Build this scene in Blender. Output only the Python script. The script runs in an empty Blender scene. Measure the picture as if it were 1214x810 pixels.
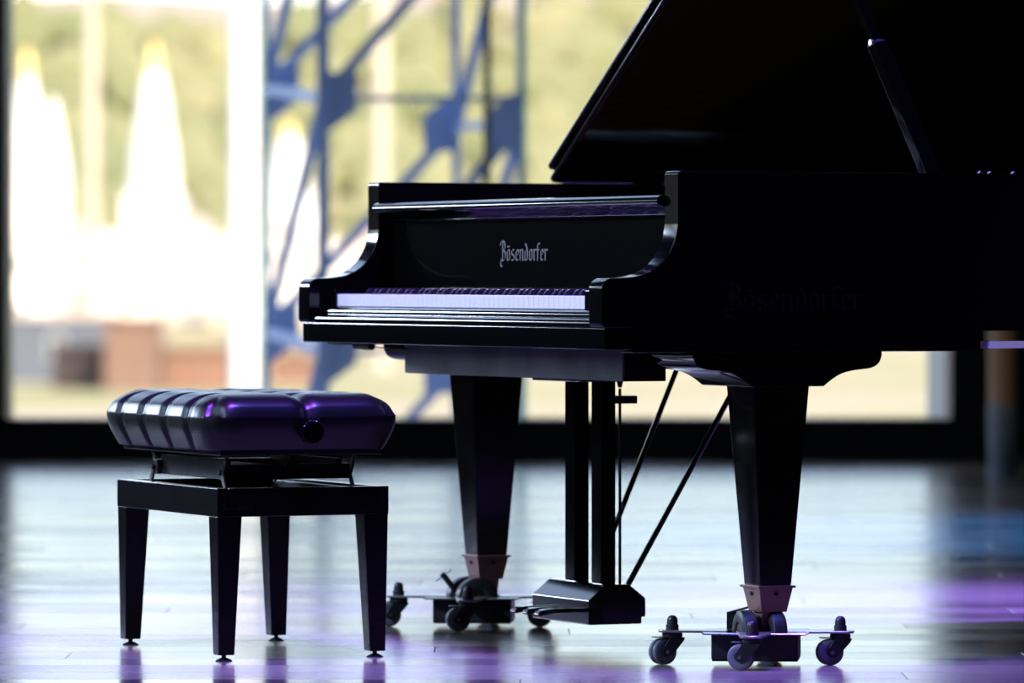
import bpy, bmesh, math, random
from mathutils import Vector, Matrix
random.seed(7)
PI = math.pi
scene = bpy.context.scene
C = scene.collection

# ------------------------------------------------------------------ camera
cam_d = bpy.data.cameras.new('camera')
cam = bpy.data.objects.new('camera', cam_d); C.objects.link(cam)
F = 6744.4          # focal length in pixels of the 1214 px wide frame (200 mm)
H = 0.755           # height of the lens above the floor
cam.location = (0, 0, H); cam.rotation_euler = (PI / 2, 0, 0)
cam_d.lens = 200; cam_d.sensor_width = 36; cam_d.shift_y = -78 / 1214
cam_d.clip_end = 6000; cam_d.clip_start = 0.1
cam_d.dof.use_dof = True; cam_d.dof.focus_distance = 11.1; cam_d.dof.aperture_fstop = 4.0
scene.camera = cam
# ------------------------------------------------------------------ world, sun, stage light, exposure
SUN_AZ, SUN_EL = math.radians(158), math.radians(34)      # late light from behind the building
w = bpy.data.worlds.new('world'); scene.world = w; w.use_nodes = True
nt = w.node_tree; bgn = nt.nodes['Background']
sky = nt.nodes.new('ShaderNodeTexSky'); sky.sky_type = 'NISHITA'; sky.sun_disc = False
sky.sun_elevation = SUN_EL; sky.sun_rotation = SUN_AZ; sky.dust_density = 1.8; sky.ozone_density = 1.2; sky.air_density = 1.0
hz_ = nt.nodes.new('ShaderNodeMix'); hz_.data_type = 'RGBA'; hz_.inputs[0].default_value = .22     # even warm tint added to make the sky light less blue
hz_.inputs[7].default_value = (2.4, 2.05, 1.95, 1); nt.links.new(sky.outputs[0], hz_.inputs[6])
nt.links.new(hz_.outputs[2], bgn.inputs[0]); bgn.inputs[1].default_value = 0.65
sd = bpy.data.lights.new('sun', 'SUN'); sd.energy = 5.5; sd.color = (1.0, 0.86, 0.66); sd.angle = 0.009
sun = bpy.data.objects.new('sun', sd); C.objects.link(sun)
sdir = Vector((math.sin(SUN_AZ) * math.cos(SUN_EL), math.cos(SUN_AZ) * math.cos(SUN_EL), math.sin(SUN_EL)))
sun.rotation_euler = sdir.to_track_quat('Z', 'Y').to_euler()
def spot(name, loc, target, energy, color, size_deg, blend=.5, radius=.08):
    d = bpy.data.lights.new(name, 'SPOT'); d.energy = energy; d.color = color
    d.spot_size = math.radians(size_deg); d.spot_blend = blend; d.shadow_soft_size = radius
    o = bpy.data.objects.new(name, d); C.objects.link(o); o.location = loc
    o.rotation_euler = (Vector(loc) - Vector(target)).to_track_quat('Z', 'Y').to_euler()
    return o
SPOTS = [
    ('stage_spot_violet', (-0.5, 10.3, 6.6), (0.2, 12.0, 0.0), 3400, (0.36, 0.06, 1.0), 33, .5, .8),
    ('stage_spot_blue', (0.5, 9.9, 6.6), (0.1, 12.0, 0.0), 2600, (0.10, 0.14, 1.0), 34, .5, .6),
    ('stage_spot_purple', (2.6, 17.5, 6.6), (1.42, 13.05, 0.0), 24000, (0.28, 0.16, 1.0), 15, 1.0, .5),
    ('stage_spot_deep_blue', (4.6, 19.5, 6.6), (1.6, 16.6, 0.0), 9000, (0.03, 0.22, 0.75), 26, 1.0, .4),
    ('stage_spot_cool', (-5.6, 8.6, 4.6), (-0.1, 11.6, 0.6), 2500, (0.48, 0.64, 1.0), 22, .6, .25),
    ('beam_fill_white', (4.6, 5.5, 4.6), (1.06, 11.25, 0.62), 420, (0.85, 0.80, 1.0), 4, .5, .1),  # added narrow fill that brightens the pale lower beam
    ('edge_fill_cool', (-5.7, 17.1, 2.1), (-0.3, 11.9, 0.8), 700, (0.62, 0.76, 1.0), 26, .6, .45),  # added fill for highlights on the cushion flank and lid edge
]
for a in SPOTS: spot(*a)
vs = scene.view_settings
vs.view_transform = 'Standard'; vs.look = 'None'; vs.gamma = 1; vs.use_curve_mapping = False; vs.exposure = 0.0

# ------------------------------------------------------------------ materials
def mat(name, color, rough=.5, metal=0., coat=0., spec=.5, noise=None, bump=None, coat_rough=.03):
    m = bpy.data.materials.new(name); m.use_nodes = True
    n = m.node_tree.nodes; l = m.node_tree.links; b = n['Principled BSDF']
    b.inputs['Base Color'].default_value = (*color, 1); b.inputs['Roughness'].default_value = rough
    b.inputs['Metallic'].default_value = metal; b.inputs['Coat Weight'].default_value = coat
    b.inputs['Coat Roughness'].default_value = coat_rough; b.inputs['Specular IOR Level'].default_value = spec
    tc = None
    if noise or bump:
        tc = n.new('ShaderNodeTexCoord')
    if noise:      # (scale, other colour, low, high)
        t = n.new('ShaderNodeTexNoise'); t.inputs['Scale'].default_value = noise[0]; t.inputs['Detail'].default_value = 4
        r = n.new('ShaderNodeValToRGB'); e = r.color_ramp.elements
        e[0].position = noise[2]; e[0].color = (*color, 1); e[1].position = noise[3]; e[1].color = (*noise[1], 1)
        l.new(tc.outputs['Object'], t.inputs['Vector']); l.new(t.outputs[0], r.inputs[0]); l.new(r.outputs[0], b.inputs['Base Color'])
    if bump:       # (scale, strength, distance)
        t2 = n.new('ShaderNodeTexNoise'); t2.inputs['Scale'].default_value = bump[0]; t2.inputs['Detail'].default_value = 3
        bp = n.new('ShaderNodeBump'); bp.inputs['Strength'].default_value = bump[1]; bp.inputs['Distance'].default_value = bump[2]
        l.new(tc.outputs['Object'], t2.inputs['Vector']); l.new(t2.outputs[0], bp.inputs['Height']); l.new(bp.outputs[0], b.inputs['Normal'])
    return m
M = {}
M['ebony'] = mat('ebony_polish', (.0012, .0011, .0013), .09, noise=(3, (.0018, .0016, .0018), .3, .8))
M['ebony_dull'] = mat('ebony_satin', (.006, .005, .006), .32, noise=(6, (.009, .008, .009), .3, .8))
M['bench_wood'] = mat('bench_black_lacquer', (.002, .0015, .002), .24, spec=.35, noise=(14, (.006, .004, .006), .45, .8), bump=(60, .15, .002))
M['leather'] = mat('black_leather', (.003, .0027, .0034), .33, spec=.55, bump=(120, .12, .001), noise=(5, (.005, .004, .0055), .35, .75))
M['ivory'] = mat('white_key', (.78, .76, .72), .25, noise=(8, (.72, .70, .66), .3, .7))
M['sharp'] = mat('black_key', (.012, .011, .012), .22, noise=(9, (.02, .018, .02), .3, .7))
M['brass'] = mat('brass', (.62, .42, .16), .28, 1., noise=(12, (.45, .28, .1), .4, .8))
M['brass_dull'] = mat('dull_brass', (.26, .13, .11), .40, .35, noise=(18, (.17, .085, .075), .4, .8))
M['brass_letter'] = mat('brass_inlay', (.07, .06, .065), .45, .3, noise=(30, (.05, .042, .045), .3, .8))
M['letter_dark'] = mat('dark_inlay', (.03, .02, .022), .3, .6, noise=(30, (.02, .014, .016), .3, .8))
M['gold_plate'] = mat('gold_iron_plate', (.20, .12, .04), .45, .6, noise=(6, (.15, .09, .03), .3, .8))
M['pedal_metal'] = mat('dark_pedal_metal', (.16, .14, .14), .2, 1., noise=(20, (.10, .09, .09), .3, .8))
M['felt'] = mat('red_felt', (.16, .01, .015), .9, noise=(50, (.11, .008, .01), .3, .8))
M['board_grey'] = mat('grey_board', (.20, .20, .21), .6, noise=(7, (.09, .09, .095), .4, .75), bump=(20, .2, .002))  # also carries the light put into the keybed beam's front
M['pale_bar'] = mat('pale_beam', (.86, .84, .86), .4, noise=(7, (.78, .76, .78), .4, .75))
M['steel'] = mat('grey_steel', (.30, .30, .31), .33, 1., noise=(30, (.2, .2, .21), .4, .8))
M['dark_steel'] = mat('dark_steel', (.035, .035, .04), .38, .6, noise=(25, (.06, .06, .065), .4, .8))
M['zinc'] = mat('zinc_plate', (.50, .48, .44), .35, .9, noise=(22, (.36, .34, .31), .4, .8))
M['rubber'] = mat('black_rubber', (.018, .018, .020), .42, noise=(40, (.03, .03, .032), .4, .8))
M['wheel_grey'] = mat('grey_wheel', (.15, .15, .18), .4, noise=(25, (.10, .10, .12), .4, .8))
M['black_wall'] = mat('black_wall', (.006, .006, .007), .6, spec=.3, noise=(3, (.009, .009, .010), .4, .7))
M['black_frame'] = mat('black_frame', (.008, .008, .010), .5, spec=.3, noise=(3, (.012, .012, .013), .4, .7))
M['grey_frame'] = mat('grey_frame', (.36, .38, .40), .5, noise=(3, (.30, .32, .34), .4, .7))
M['ceiling'] = mat('dark_ceiling', (.02, .02, .022), .8, spec=.2, noise=(2, (.03, .03, .03), .4, .7))
M['truss'] = mat('blue_grey_steel', (.30, .42, .70), .5, noise=(2, (.25, .36, .62), .35, .7))
M['white_paint'] = mat('white_paint', (.82, .81, .78), .6, noise=(2, (.74, .73, .70), .4, .7))
M['cream_paint'] = mat('cream_paint', (.50, .44, .36), .6, noise=(.4, (.44, .38, .31), .4, .7))
M['white_wall'] = mat('white_render', (.80, .76, .70), .8, noise=(.2, (.70, .64, .56), .4, .7))
M['cream_wall'] = mat('cream_render', (.72, .60, .46), .8, noise=(.2, (.62, .50, .38), .4, .7))
M['brown_wall'] = mat('brown_render', (.05, .034, .036), .8, noise=(.3, (.04, .028, .03), .4, .7))
M['orange_wall'] = mat('terracotta_render', (.23, .125, .088), .8, noise=(.3, (.19, .10, .07), .4, .7))
M['peach_wall'] = mat('peach_render', (.19, .115, .085), .8, noise=(.3, (.155, .09, .066), .4, .7))
M['blue_wall'] = mat('blue_grey_render', (.105, .12, .15), .8, noise=(.3, (.085, .10, .125), .4, .7))
M['roof'] = mat('pale_roof', (.50, .42, .36), .7, noise=(.4, (.42, .35, .3), .4, .7))
M['gold'] = mat('gilt', (.75, .55, .2), .35, .6, noise=(1, (.65, .45, .15), .4, .7))
M['dark_pane'] = mat('window_pane', (.05, .06, .07), .15, noise=(1, (.07, .08, .09), .4, .7))
M['leaf'] = mat('foliage', (.17, .185, .08), .8, noise=(.03, (.27, .25, .125), .35, .7))  # paler green, distance haze is put into the colour
M['leaf2'] = mat('foliage_yellow', (.26, .24, .125), .8, noise=(.12, (.21, .22, .10), .35, .7))
M['grass'] = mat('dry_grass', (.30, .28, .11), .9, noise=(.03, (.42, .34, .22), .42, .62))
M['hill'] = mat('hill_grass', (.24, .24, .115), .9, noise=(.012, (.33, .28, .18), .42, .62))  # haze over the slope put in as a paler grass colour
def crest(m):       # dry sandy crest above the green slope
    n = m.node_tree.nodes; l = m.node_tree.links; b = n['Principled BSDF']; src = b.inputs['Base Color'].links[0].from_socket
    g = n.new('ShaderNodeNewGeometry'); sp = n.new('ShaderNodeSeparateXYZ'); l.new(g.outputs['Position'], sp.inputs[0])
    r = n.new('ShaderNodeMapRange'); r.inputs[1].default_value = 46; r.inputs[2].default_value = 52; l.new(sp.outputs[2], r.inputs[0])
    x = n.new('ShaderNodeMix'); x.data_type = 'RGBA'; x.inputs[7].default_value = (.42, .33, .25, 1)
    l.new(r.outputs[0], x.inputs[0]); l.new(src, x.inputs[6]); l.new(x.outputs[2], b.inputs['Base Color'])
crest(M['hill'])
M['tan_post'] = mat('tan_column', (.33, .21, .13), .45, noise=(5, (.27, .17, .10), .4, .7))
M['blue_sleeve'] = mat('grey_blue_sleeve', (.16, .21, .27), .3, noise=(14, (.28, .34, .40), .5, .75))
# glass: clear sheet that also mirrors a little
def glass(name, tint, gloss):
    m = bpy.data.materials.new(name); m.use_nodes = True; n = m.node_tree.nodes; l = m.node_tree.links
    for x in list(n):
        if x.type != 'OUTPUT_MATERIAL': n.remove(x)
    t = n.new('ShaderNodeBsdfTransparent'); t.inputs[0].default_value = (*tint, 1)
    g = n.new('ShaderNodeBsdfGlossy'); g.inputs['Roughness'].default_value = .02
    fr = n.new('ShaderNodeFresnel'); fr.inputs[0].default_value = 1.45
    mul = n.new('ShaderNodeMath'); mul.operation = 'MULTIPLY'; mul.inputs[1].default_value = gloss
    x = n.new('ShaderNodeMixShader')
    l.new(fr.outputs[0], mul.inputs[0]); l.new(mul.outputs[0], x.inputs[0]); l.new(t.outputs[0], x.inputs[1]); l.new(g.outputs[0], x.inputs[2])
    l.new(x.outputs[0], n['Material Output'].inputs[0]); return m
M['glass'] = glass('window_glass', (.98, .98, .985), 1.0)
M['fin'] = glass('glass_fin', (.62, .80, .78), 1.0)
# planks: colour varies from plank to plank, scuffs vary the gloss
PW, PLEN = .19, 1.9
def floor_mat():
    m = bpy.data.materials.new('lacquered_planks'); m.use_nodes = True; n = m.node_tree.nodes; l = m.node_tree.links
    b = n['Principled BSDF']; g = n.new('ShaderNodeNewGeometry')
    sep = n.new('ShaderNodeSeparateXYZ'); l.new(g.outputs['Position'], sep.inputs[0])
    def math_(op, a, v):
        k = n.new('ShaderNodeMath'); k.operation = op
        if hasattr(a, 'links'): l.new(a, k.inputs[0])
        else: k.inputs[0].default_value = a
        if hasattr(v, 'links'): l.new(v, k.inputs[1])
        else: k.inputs[1].default_value = v
        return k.outputs[0]
    row = math_('FLOOR', math_('DIVIDE', sep.outputs[1], PW), 0)
    shift = math_('MULTIPLY', math_('FRACT', math_('MULTIPLY', row, .618034), 0), PLEN)
    colm = math_('FLOOR', math_('DIVIDE', math_('ADD', sep.outputs[0], shift), PLEN), 0)
    cmb = n.new('ShaderNodeCombineXYZ'); l.new(row, cmb.inputs[0]); l.new(colm, cmb.inputs[1])
    wn = n.new('ShaderNodeTexWhiteNoise'); wn.noise_dimensions = '2D'; l.new(cmb.outputs[0], wn.inputs[0])
    grain = n.new('ShaderNodeTexNoise'); grain.inputs['Scale'].default_value = 1; grain.inputs['Detail'].default_value = 5
    sc = n.new('ShaderNodeVectorMath'); sc.operation = 'MULTIPLY'; sc.inputs[1].default_value = (2.2, 38, 1)
    l.new(g.outputs['Position'], sc.inputs[0]); l.new(sc.outputs[0], grain.inputs['Vector'])
    mixv = math_('ADD', math_('MULTIPLY', wn.outputs[0], .55), math_('MULTIPLY', grain.outputs[0], .5))
    r = n.new('ShaderNodeValToRGB'); e = r.color_ramp.elements
    e[0].position = .15; e[0].color = (.085, .07, .065, 1); e[1].position = .95; e[1].color = (.26, .215, .185, 1)
    l.new(mixv, r.inputs[0]); l.new(r.outputs[0], b.inputs['Base Color'])
    sm = n.new('ShaderNodeTexNoise'); sm.inputs['Scale'].default_value = 2.2; sm.inputs['Detail'].default_value = 6; l.new(g.outputs['Position'], sm.inputs['Vector'])
    rr = math_('ADD', math_('MULTIPLY', sm.outputs[0], .13), math_('MULTIPLY', wn.outputs[0], .07))
    l.new(math_('ADD', rr, .10), b.inputs['Roughness'])
    bp = n.new('ShaderNodeBump'); bp.inputs['Strength'].default_value = .05; bp.inputs['Distance'].default_value = .003
    l.new(grain.outputs[0], bp.inputs['Height']); l.new(bp.outputs[0], b.inputs['Normal'])
    b.inputs['IOR'].default_value = 1.14; b.inputs['Specular IOR Level'].default_value = .5
    return m
M['floor'] = floor_mat()

# ------------------------------------------------------------------ mesh helpers
def finish(name, bm, material, parent=None, smooth=35, kind=None):
    bmesh.ops.recalc_face_normals(bm, faces=bm.faces[:])
    me = bpy.data.meshes.new(name); bm.to_mesh(me); bm.free()
    me.materials.append(M[material] if isinstance(material, str) else material)
    if smooth:
        for p in me.polygons: p.use_smooth = True
        me.set_sharp_from_angle(angle=math.radians(smooth))
    o = bpy.data.objects.new(name, me); C.objects.link(o)
    if parent is not None: o.parent = parent
    if kind: o['kind'] = kind
    if smooth and len(me.polygons) > 6: o.modifiers.new('weighted_normals', 'WEIGHTED_NORMAL').keep_sharp = True
    return o
def add_poly_prism(bm, pts, axis, a, b, bevel=0., seg=2):
    """closed outline pts (2D) pushed from a to b along an axis; axis 0: pts are (y,z); 1: (x,z); 2: (x,y)"""
    def P(p, t):
        if axis == 0: return (t, p[0], p[1])
        if axis == 1: return (p[0], t, p[1])
        return (p[0], p[1], t)
    va = [bm.verts.new(P(p, a)) for p in pts]; vb = [bm.verts.new(P(p, b)) for p in pts]
    n = len(pts); fs = [bm.faces.new(va), bm.faces.new(vb[::-1])]
    for i in range(n): fs.append(bm.faces.new((va[i], va[(i + 1) % n], vb[(i + 1) % n], vb[i])))
    if bevel:
        bmesh.ops.recalc_face_normals(bm, faces=fs)
        es = {e for f in fs for e in f.edges}
        es = [e for e in es if len(e.link_faces) == 2 and e.calc_face_angle(0) > .5]
        bmesh.ops.bevel(bm, geom=es, offset=bevel, segments=seg, affect='EDGES', profile=.5, clamp_overlap=True)
    return fs
def add_box(bm, x0, x1, y0, y1, z0, z1, bevel=0., seg=2):
    add_poly_prism(bm, [(x0, y0), (x1, y0), (x1, y1), (x0, y1)], 2, z0, z1, bevel, seg)
def add_frustum(bm, c0, z0, a0, b0, c1, z1, a1, b1, bevel=0.):
    """tapered post: centre c0 half sizes a0,b0 at z0 -> c1,a1,b1 at z1"""
    q = ((-1, -1), (1, -1), (1, 1), (-1, 1))
    v0 = [bm.verts.new((c0[0] + s * a0, c0[1] + t * b0, z0)) for s, t in q]; v1 = [bm.verts.new((c1[0] + s * a1, c1[1] + t * b1, z1)) for s, t in q]
    fs = [bm.faces.new(v0[::-1]), bm.faces.new(v1)] + [bm.faces.new((v0[i], v0[(i + 1) % 4], v1[(i + 1) % 4], v1[i])) for i in range(4)]
    if bevel:
        bmesh.ops.recalc_face_normals(bm, faces=fs)
        bmesh.ops.bevel(bm, geom=list({e for f in fs for e in f.edges}), offset=bevel, segments=2, affect='EDGES', profile=.5, clamp_overlap=True)
def add_lathe(bm, prof, n=24, mtx=None):
    """profile (r,z) turned round the z axis"""
    mtx = mtx or Matrix(); rings = []
    for r, z in prof:
        if r < 1e-6: rings.append([bm.verts.new(mtx @ Vector((0, 0, z)))])
        else: rings.append([bm.verts.new(mtx @ Vector((r * math.cos(2 * PI * i / n), r * math.sin(2 * PI * i / n), z))) for i in range(n)])
    for A, B in zip(rings, rings[1:]):
        for i in range(n):
            j = (i + 1) % n
            if len(A) == 1 and len(B) == 1: continue
            if len(A) == 1: bm.faces.new((A[0], B[i], B[j]))
            elif len(B) == 1: bm.faces.new((A[i], A[j], B[0]))
            else: bm.faces.new((A[i], A[j], B[j], B[i]))
    for R in (rings[0], rings[-1]):
        if len(R) > 1: bm.faces.new(R)
def add_tube(bm, pts, r, n=10):
    pts = [Vector(p) for p in pts]; rings = []
    for i, p in enumerate(pts):
        d = (pts[min(i + 1, len(pts) - 1)] - pts[max(i - 1, 0)]).normalized()
        up = Vector((0, 0, 1)) if abs(d.z) < .9 else Vector((1, 0, 0))
        s = d.cross(up).normalized(); t = s.cross(d)
        rr = r[i] if isinstance(r, (list, tuple)) else r
        rings.append([bm.verts.new(p + rr * (math.cos(2 * PI * k / n) * s + math.sin(2 * PI * k / n) * t)) for k in range(n)])
    for A, B in zip(rings, rings[1:]):
        for k in range(n): bm.faces.new((A[k], A[(k + 1) % n], B[(k + 1) % n], B[k]))
    bm.faces.new(rings[0][::-1]); bm.faces.new(rings[-1])
def add_bar(bm, p, q, wx, wy, up=(0, 0, 1), bevel=0.):
    """square bar from p to q"""
    p, q = Vector(p), Vector(q); d = (q - p).normalized(); up = Vector(up)
    if abs(d.dot(up)) > .95: up = Vector((0, 1, 0))
    s = d.cross(up).normalized() * wx / 2; t = s.cross(d).normalized() * wy / 2
    o = ((-1, -1), (1, -1), (1, 1), (-1, 1))
    a = [bm.verts.new(p + i * s + j * t) for i, j in o]; b = [bm.verts.new(q + i * s + j * t) for i, j in o]
    fs = [bm.faces.new(a[::-1]), bm.faces.new(b)] + [bm.faces.new((a[i], a[(i + 1) % 4], b[(i + 1) % 4], b[i])) for i in range(4)]
    if bevel:
        bmesh.ops.recalc_face_normals(bm, faces=fs)
        bmesh.ops.bevel(bm, geom=list({e for f in fs for e in f.edges}), offset=bevel, segments=2, affect='EDGES', profile=.5, clamp_overlap=True)
def thing(name, label, cat, loc=(0, 0, 0), rotz=0., group=None, kind=None):
    o = bpy.data.objects.new(name, None); C.objects.link(o); o.empty_display_size = .1
    o.location = loc; o.rotation_euler = (0, 0, rotz); tag(o, label, cat, group, kind); return o
def tag(o, label=None, cat=None, group=None, kind=None):
    if label: o['label'] = label
    if cat: o['category'] = cat
    if group: o['group'] = group
    if kind: o['kind'] = kind
    return o
def part_empty(name, parent, loc=(0, 0, 0), rotz=0.):
    o = bpy.data.objects.new(name, None); C.objects.link(o); o.parent = parent; o.location = loc; o.rotation_euler = (0, 0, rotz); o.empty_display_size = .05
    return o
def box_obj(name, x0, x1, y0, y1, z0, z1, material, parent=None, bevel=0., kind=None):
    bm = bmesh.new(); add_box(bm, x0, x1, y0, y1, z0, z1, bevel); return finish(name, bm, material, parent, kind=kind)
def px(x, y, Y):       # a point of the photograph at depth Y
    return Vector(((x - 607) * Y / F, Y, H - (y - 327) * Y / F))
def catmull(pts, n=6):
    out = []
    for i in range(len(pts) - 1):
        p0, p1, p2, p3 = pts[max(i - 1, 0)], pts[i], pts[i + 1], pts[min(i + 2, len(pts) - 1)]
        for k in range(n):
            t = k / n
            out.append(tuple(.5 * (2 * b + (c - a) * t + (2 * a - 5 * b + 4 * c - d) * t * t + (3 * b - a - 3 * c + d) * t ** 3) for a, b, c, d in zip(p0, p1, p2, p3)))
    out.append(pts[-1]); return out

# ------------------------------------------------------------------ the hall
YW = 23.25                       # plane of the glass front
XL, XR, YB, ZC = -6.5, 8.0, -4.0, 8.2
def struct(name, x0, x1, y0, y1, z0, z1, m, label=None):
    o = box_obj(name, x0, x1, y0, y1, z0, z1, m, kind='structure'); return o
floor = struct('floor', XL, XR, YB, YW + .25, -.3, -.014, 'ebony_dull')
# plank floor: the planks in view are pieces of their own, the others are joined
def plank_grid():
    r0, r1 = int(math.floor(YB / PW)), int(math.ceil((YW - .05) / PW))
    for r in range(r0, r1):
        sh = ((r * .618034) % 1.0) * PLEN
        c = math.floor((XL + sh) / PLEN)
        while c * PLEN - sh < XR:
            x0, x1 = max(XL, c * PLEN - sh), min(XR, (c + 1) * PLEN - sh); c += 1
            if x1 - x0 > .02: yield r * PW, x0, x1
bm_rest = bmesh.new(); near = []
for y0, x0, x1 in plank_grid():
    y1 = y0 + PW
    if 10.3 < y1 and y0 < 16 and x1 > -.095 * y1 and x0 < .095 * y1: near.append((y0, x0, x1))
    else: add_box(bm_rest, x0 + .0012, x1 - .0012, y0 + .0012, min(y1 - .0012, YW), -.014, 0)
near = near[:300]
plank_mesh = None
for y0, x0, x1 in near:
    if plank_mesh is None or x1 - x0 < PLEN - .01:
        bm = bmesh.new(); add_box(bm, .0006, x1 - x0 - .0006, .0010, PW - .0010, -.014, 0, .0007, 1)
        o = finish('plank', bm, 'floor', floor)
        if x1 - x0 > PLEN - .01: plank_mesh = o.data
    else:
        o = bpy.data.objects.new('plank', plank_mesh); C.objects.link(o); o.parent = floor
    o.location = (x0, y0, 0)
finish('planks', bm_rest, 'floor', floor, smooth=0, kind='stuff')
struct('ceiling', XL - .3, XR + .3, YB - .3, YW + .3, ZC, ZC + .3, 'ceiling')
ZL = 1.25                        # the side glazing starts above a black parapet
wl = struct('wall_left', XL - .3, XL, YB - .3, YW + .3, -.3, ZL, 'black_wall')
box_obj('lintel', XL - .3, XL, YB - .3, YW + .3, 7.4, ZC, 'black_wall', wl)
box_obj('wall_panel', XL - .3, XL, YB - .3, 1.0, ZL, 7.4, 'black_wall', wl)
box_obj('pier', XL - .3, XL, YW - .45, YW + .3, ZL, 7.4, 'black_frame', wl)
win2 = thing('window_2', None, None, kind='structure')       # the hall is glazed along its left side too
for k in range(7):
    y0 = 1.0 + k * 3.115
    box_obj('pane', XL - .132, XL - .12, y0 + .02, y0 + 3.095, ZL + .001, 7.399, 'glass', win2)
    box_obj('mullion', XL - .24, XL - .02, y0 - .02, y0 + .02, ZL + .001, 7.399, 'black_frame', win2)
struct('wall_right', XR, XR + .3, YB - .3, YW + .3, -.3, ZC, 'black_wall')
struct('wall_back', XL, XR, YB - .3, YB, -.3, ZC, 'black_wall')
ZS, ZT = .169, 7.4               # sill and head of the glazing
XM0, XM1 = (8 - 607) * YW / F, (1128 - 607) * YW / F
wf = struct('wall_front', XL, XR, YW, YW + .3, -.3, ZS, 'black_wall')
box_obj('lintel', XL, XR, YW, YW + .3, ZT, ZC, 'black_wall', wf)
box_obj('wall_panel', XM1, XR, YW, YW + .3, ZS, ZT, 'black_wall', wf)
box_obj('pier', XM0 - .45, XM0, YW - .05, YW + .3, ZS, ZT, 'black_frame', wf)
# the glass front: big panes between slim posts and glass fins
ZG_ = -5.0
win = thing('window_1', None, None, kind='structure')
XJ = [XM0, (310 - 607) * YW / F, (577.5 - 607) * YW / F, (622 - 607) * YW / F, XM1]
for a, b in zip(XJ, XJ[1:]):
    box_obj('pane', a + .004, b - .004, YW + .12, YW + .132, ZS + .001, ZT - .001, 'glass', win)
box_obj('pane', XL + .01, XM0 - .46, YW + .12, YW + .132, ZS + .001, ZT - .001, 'glass', win)
box_obj('mullion', XJ[2] - .016, XJ[2] + .016, YW + .02, YW + .24, ZS, ZT, 'grey_frame', win)
for j in (1, 3): box_obj('glass_fin', XJ[j] - .009, XJ[j] + .009, YW + .02, YW + .115, ZS, ZT, 'fin', win)
bm = bmesh.new(); xj = (1100 - 607) * (YW + .9) / F
add_poly_prism(bm, [(xj, YW + .95), (xj, YW + .88), (XM1 + .02, YW + .302), (XM1 + .3, YW + .302), (XM1 + .3, YW + .95)], 2, ZG_, ZT); finish('window_jamb', bm, 'grey_frame', win)

# tan column with a grey-blue sleeve at its foot, in front of the dark wall on the right
yc = 21.6; xc = (1188 - 607) * yc / F
col = thing('round_column', 'slim tan round column with grey-blue sleeve against the black wall, right edge', 'column', (xc, yc, 0))
bm = bmesh.new(); add_lathe(bm, [(.052, .26), (.052, 3.2), (.06, 3.22), (.06, 3.3), (0, 3.3)], 28); finish('shaft', bm, 'tan_post', col)
bm = bmesh.new(); add_lathe(bm, [(0, 0), (.058, 0), (.058, .02), (.054, .03), (.0545, .25), (.0535, .265), (0, .265)], 28); finish('sleeve', bm, 'blue_sleeve', col)
spot('column_fill_warm', (xc - .5, yc - 2.6, 5.0), (xc, yc, .75), 190, (1.0, .78, .55), 9, .6, .05)  # added warm fill that brightens the column

# ------------------------------------------------------------------ grand piano
TH = math.radians(24.7)
RZ = TH - PI / 2                         # local x = along the keys (bass to treble), local y = towards the tail
O = Vector((-.370, 12.059, 0))
piano = thing('grand_piano', 'polished black grand piano with raised lid and gothic brass lettering', 'piano', O, RZ)
UL, UR, WT = -.107, 1.39, .058           # outer faces of the case, thickness of the rim
ZB, ZR = .608, .955                      # underside and top of the rim
# arms: cheek, S-curve, straight side
arm = [(-.040, .656), (-.045, .662), (-.045, .730)] + \
      [(-.045 + .022 * (1 - math.cos(t)), .730 + .020 * math.sin(t)) for t in [PI / 2 * k / 6 for k in range(1, 7)]] + \
      [(.0, .7505), (.02, .7525), (.040, .756), (.058, .7625), (.075, .773), (.088, .785), (.099, .800), (.108, .818), (.113, .835), (.116, .855), (.116, .951), (.120, ZR)] + \
      [(.62, ZR), (.62, ZB), (.02, ZB), (.02, .656)]
for a, b in ((UL, UL + WT), (UR - WT, UR)):
    bm = bmesh.new(); add_poly_prism(bm, arm, 0, a, b, .0022, 2); finish('case_arm', bm, 'ebony', piano, smooth=40)
out = catmull([(UR, .40), (UR, .60), (1.386, .75), (1.362, .90), (1.305, 1.05), (1.21, 1.2), (1.09, 1.35), (.97, 1.5), (.865, 1.65), (.79, 1.8), (.745, 1.95),
               (.70, 2.08), (.62, 2.2), (.48, 2.275), (.30, 2.295), (.12, 2.265), (-.01, 2.19), (-.083, 2.08), (UL, 1.95), (UL, 1.6), (UL, 1.2), (UL, .8), (UL, .6)])
out = [p for p in out if not (p[1] < .615 and p[0] > 1)]
out = [(UR, .612)] + out
def offset(path, d):
    res = []
    for i, p in enumerate(path):
        a, b = Vector(path[max(i - 1, 0)]), Vector(path[min(i + 1, len(path) - 1)]); t = (b - a).normalized()
        res.append((p[0] - t.y * d, p[1] + t.x * d))
    return res
inn = offset(out, WT)
def add_wall(bm, A, B, z0, z1):
    n = len(A); g = [[bm.verts.new((*p, z)) for p in P] for P, z in ((A, z0), (A, z1), (B, z1), (B, z0))]
    for k in range(4):
        a, b = g[k], g[(k + 1) % 4]
        for i in range(n - 1): bm.faces.new((a[i], a[i + 1], b[i + 1], b[i]))
    for i in (0, n - 1): bm.faces.new([q[i] for q in g])
bm = bmesh.new(); add_wall(bm, out, inn, .647, ZR)
es = [e for e in bm.edges if len(e.link_faces) == 2 and .9 < e.calc_face_angle(0)]
bmesh.ops.bevel(bm, geom=es, offset=.002, segments=2, affect='EDGES', profile=.5, clamp_overlap=True)
finish('rim', bm, 'ebony', piano, smooth=40)
sk = [p for p in out if p[0] > 1.2 and p[1] < .80]
bm = bmesh.new(); add_wall(bm, sk, offset(sk, .05), ZB, .6475); finish('side_skirt', bm, 'ebony', piano)
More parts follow.
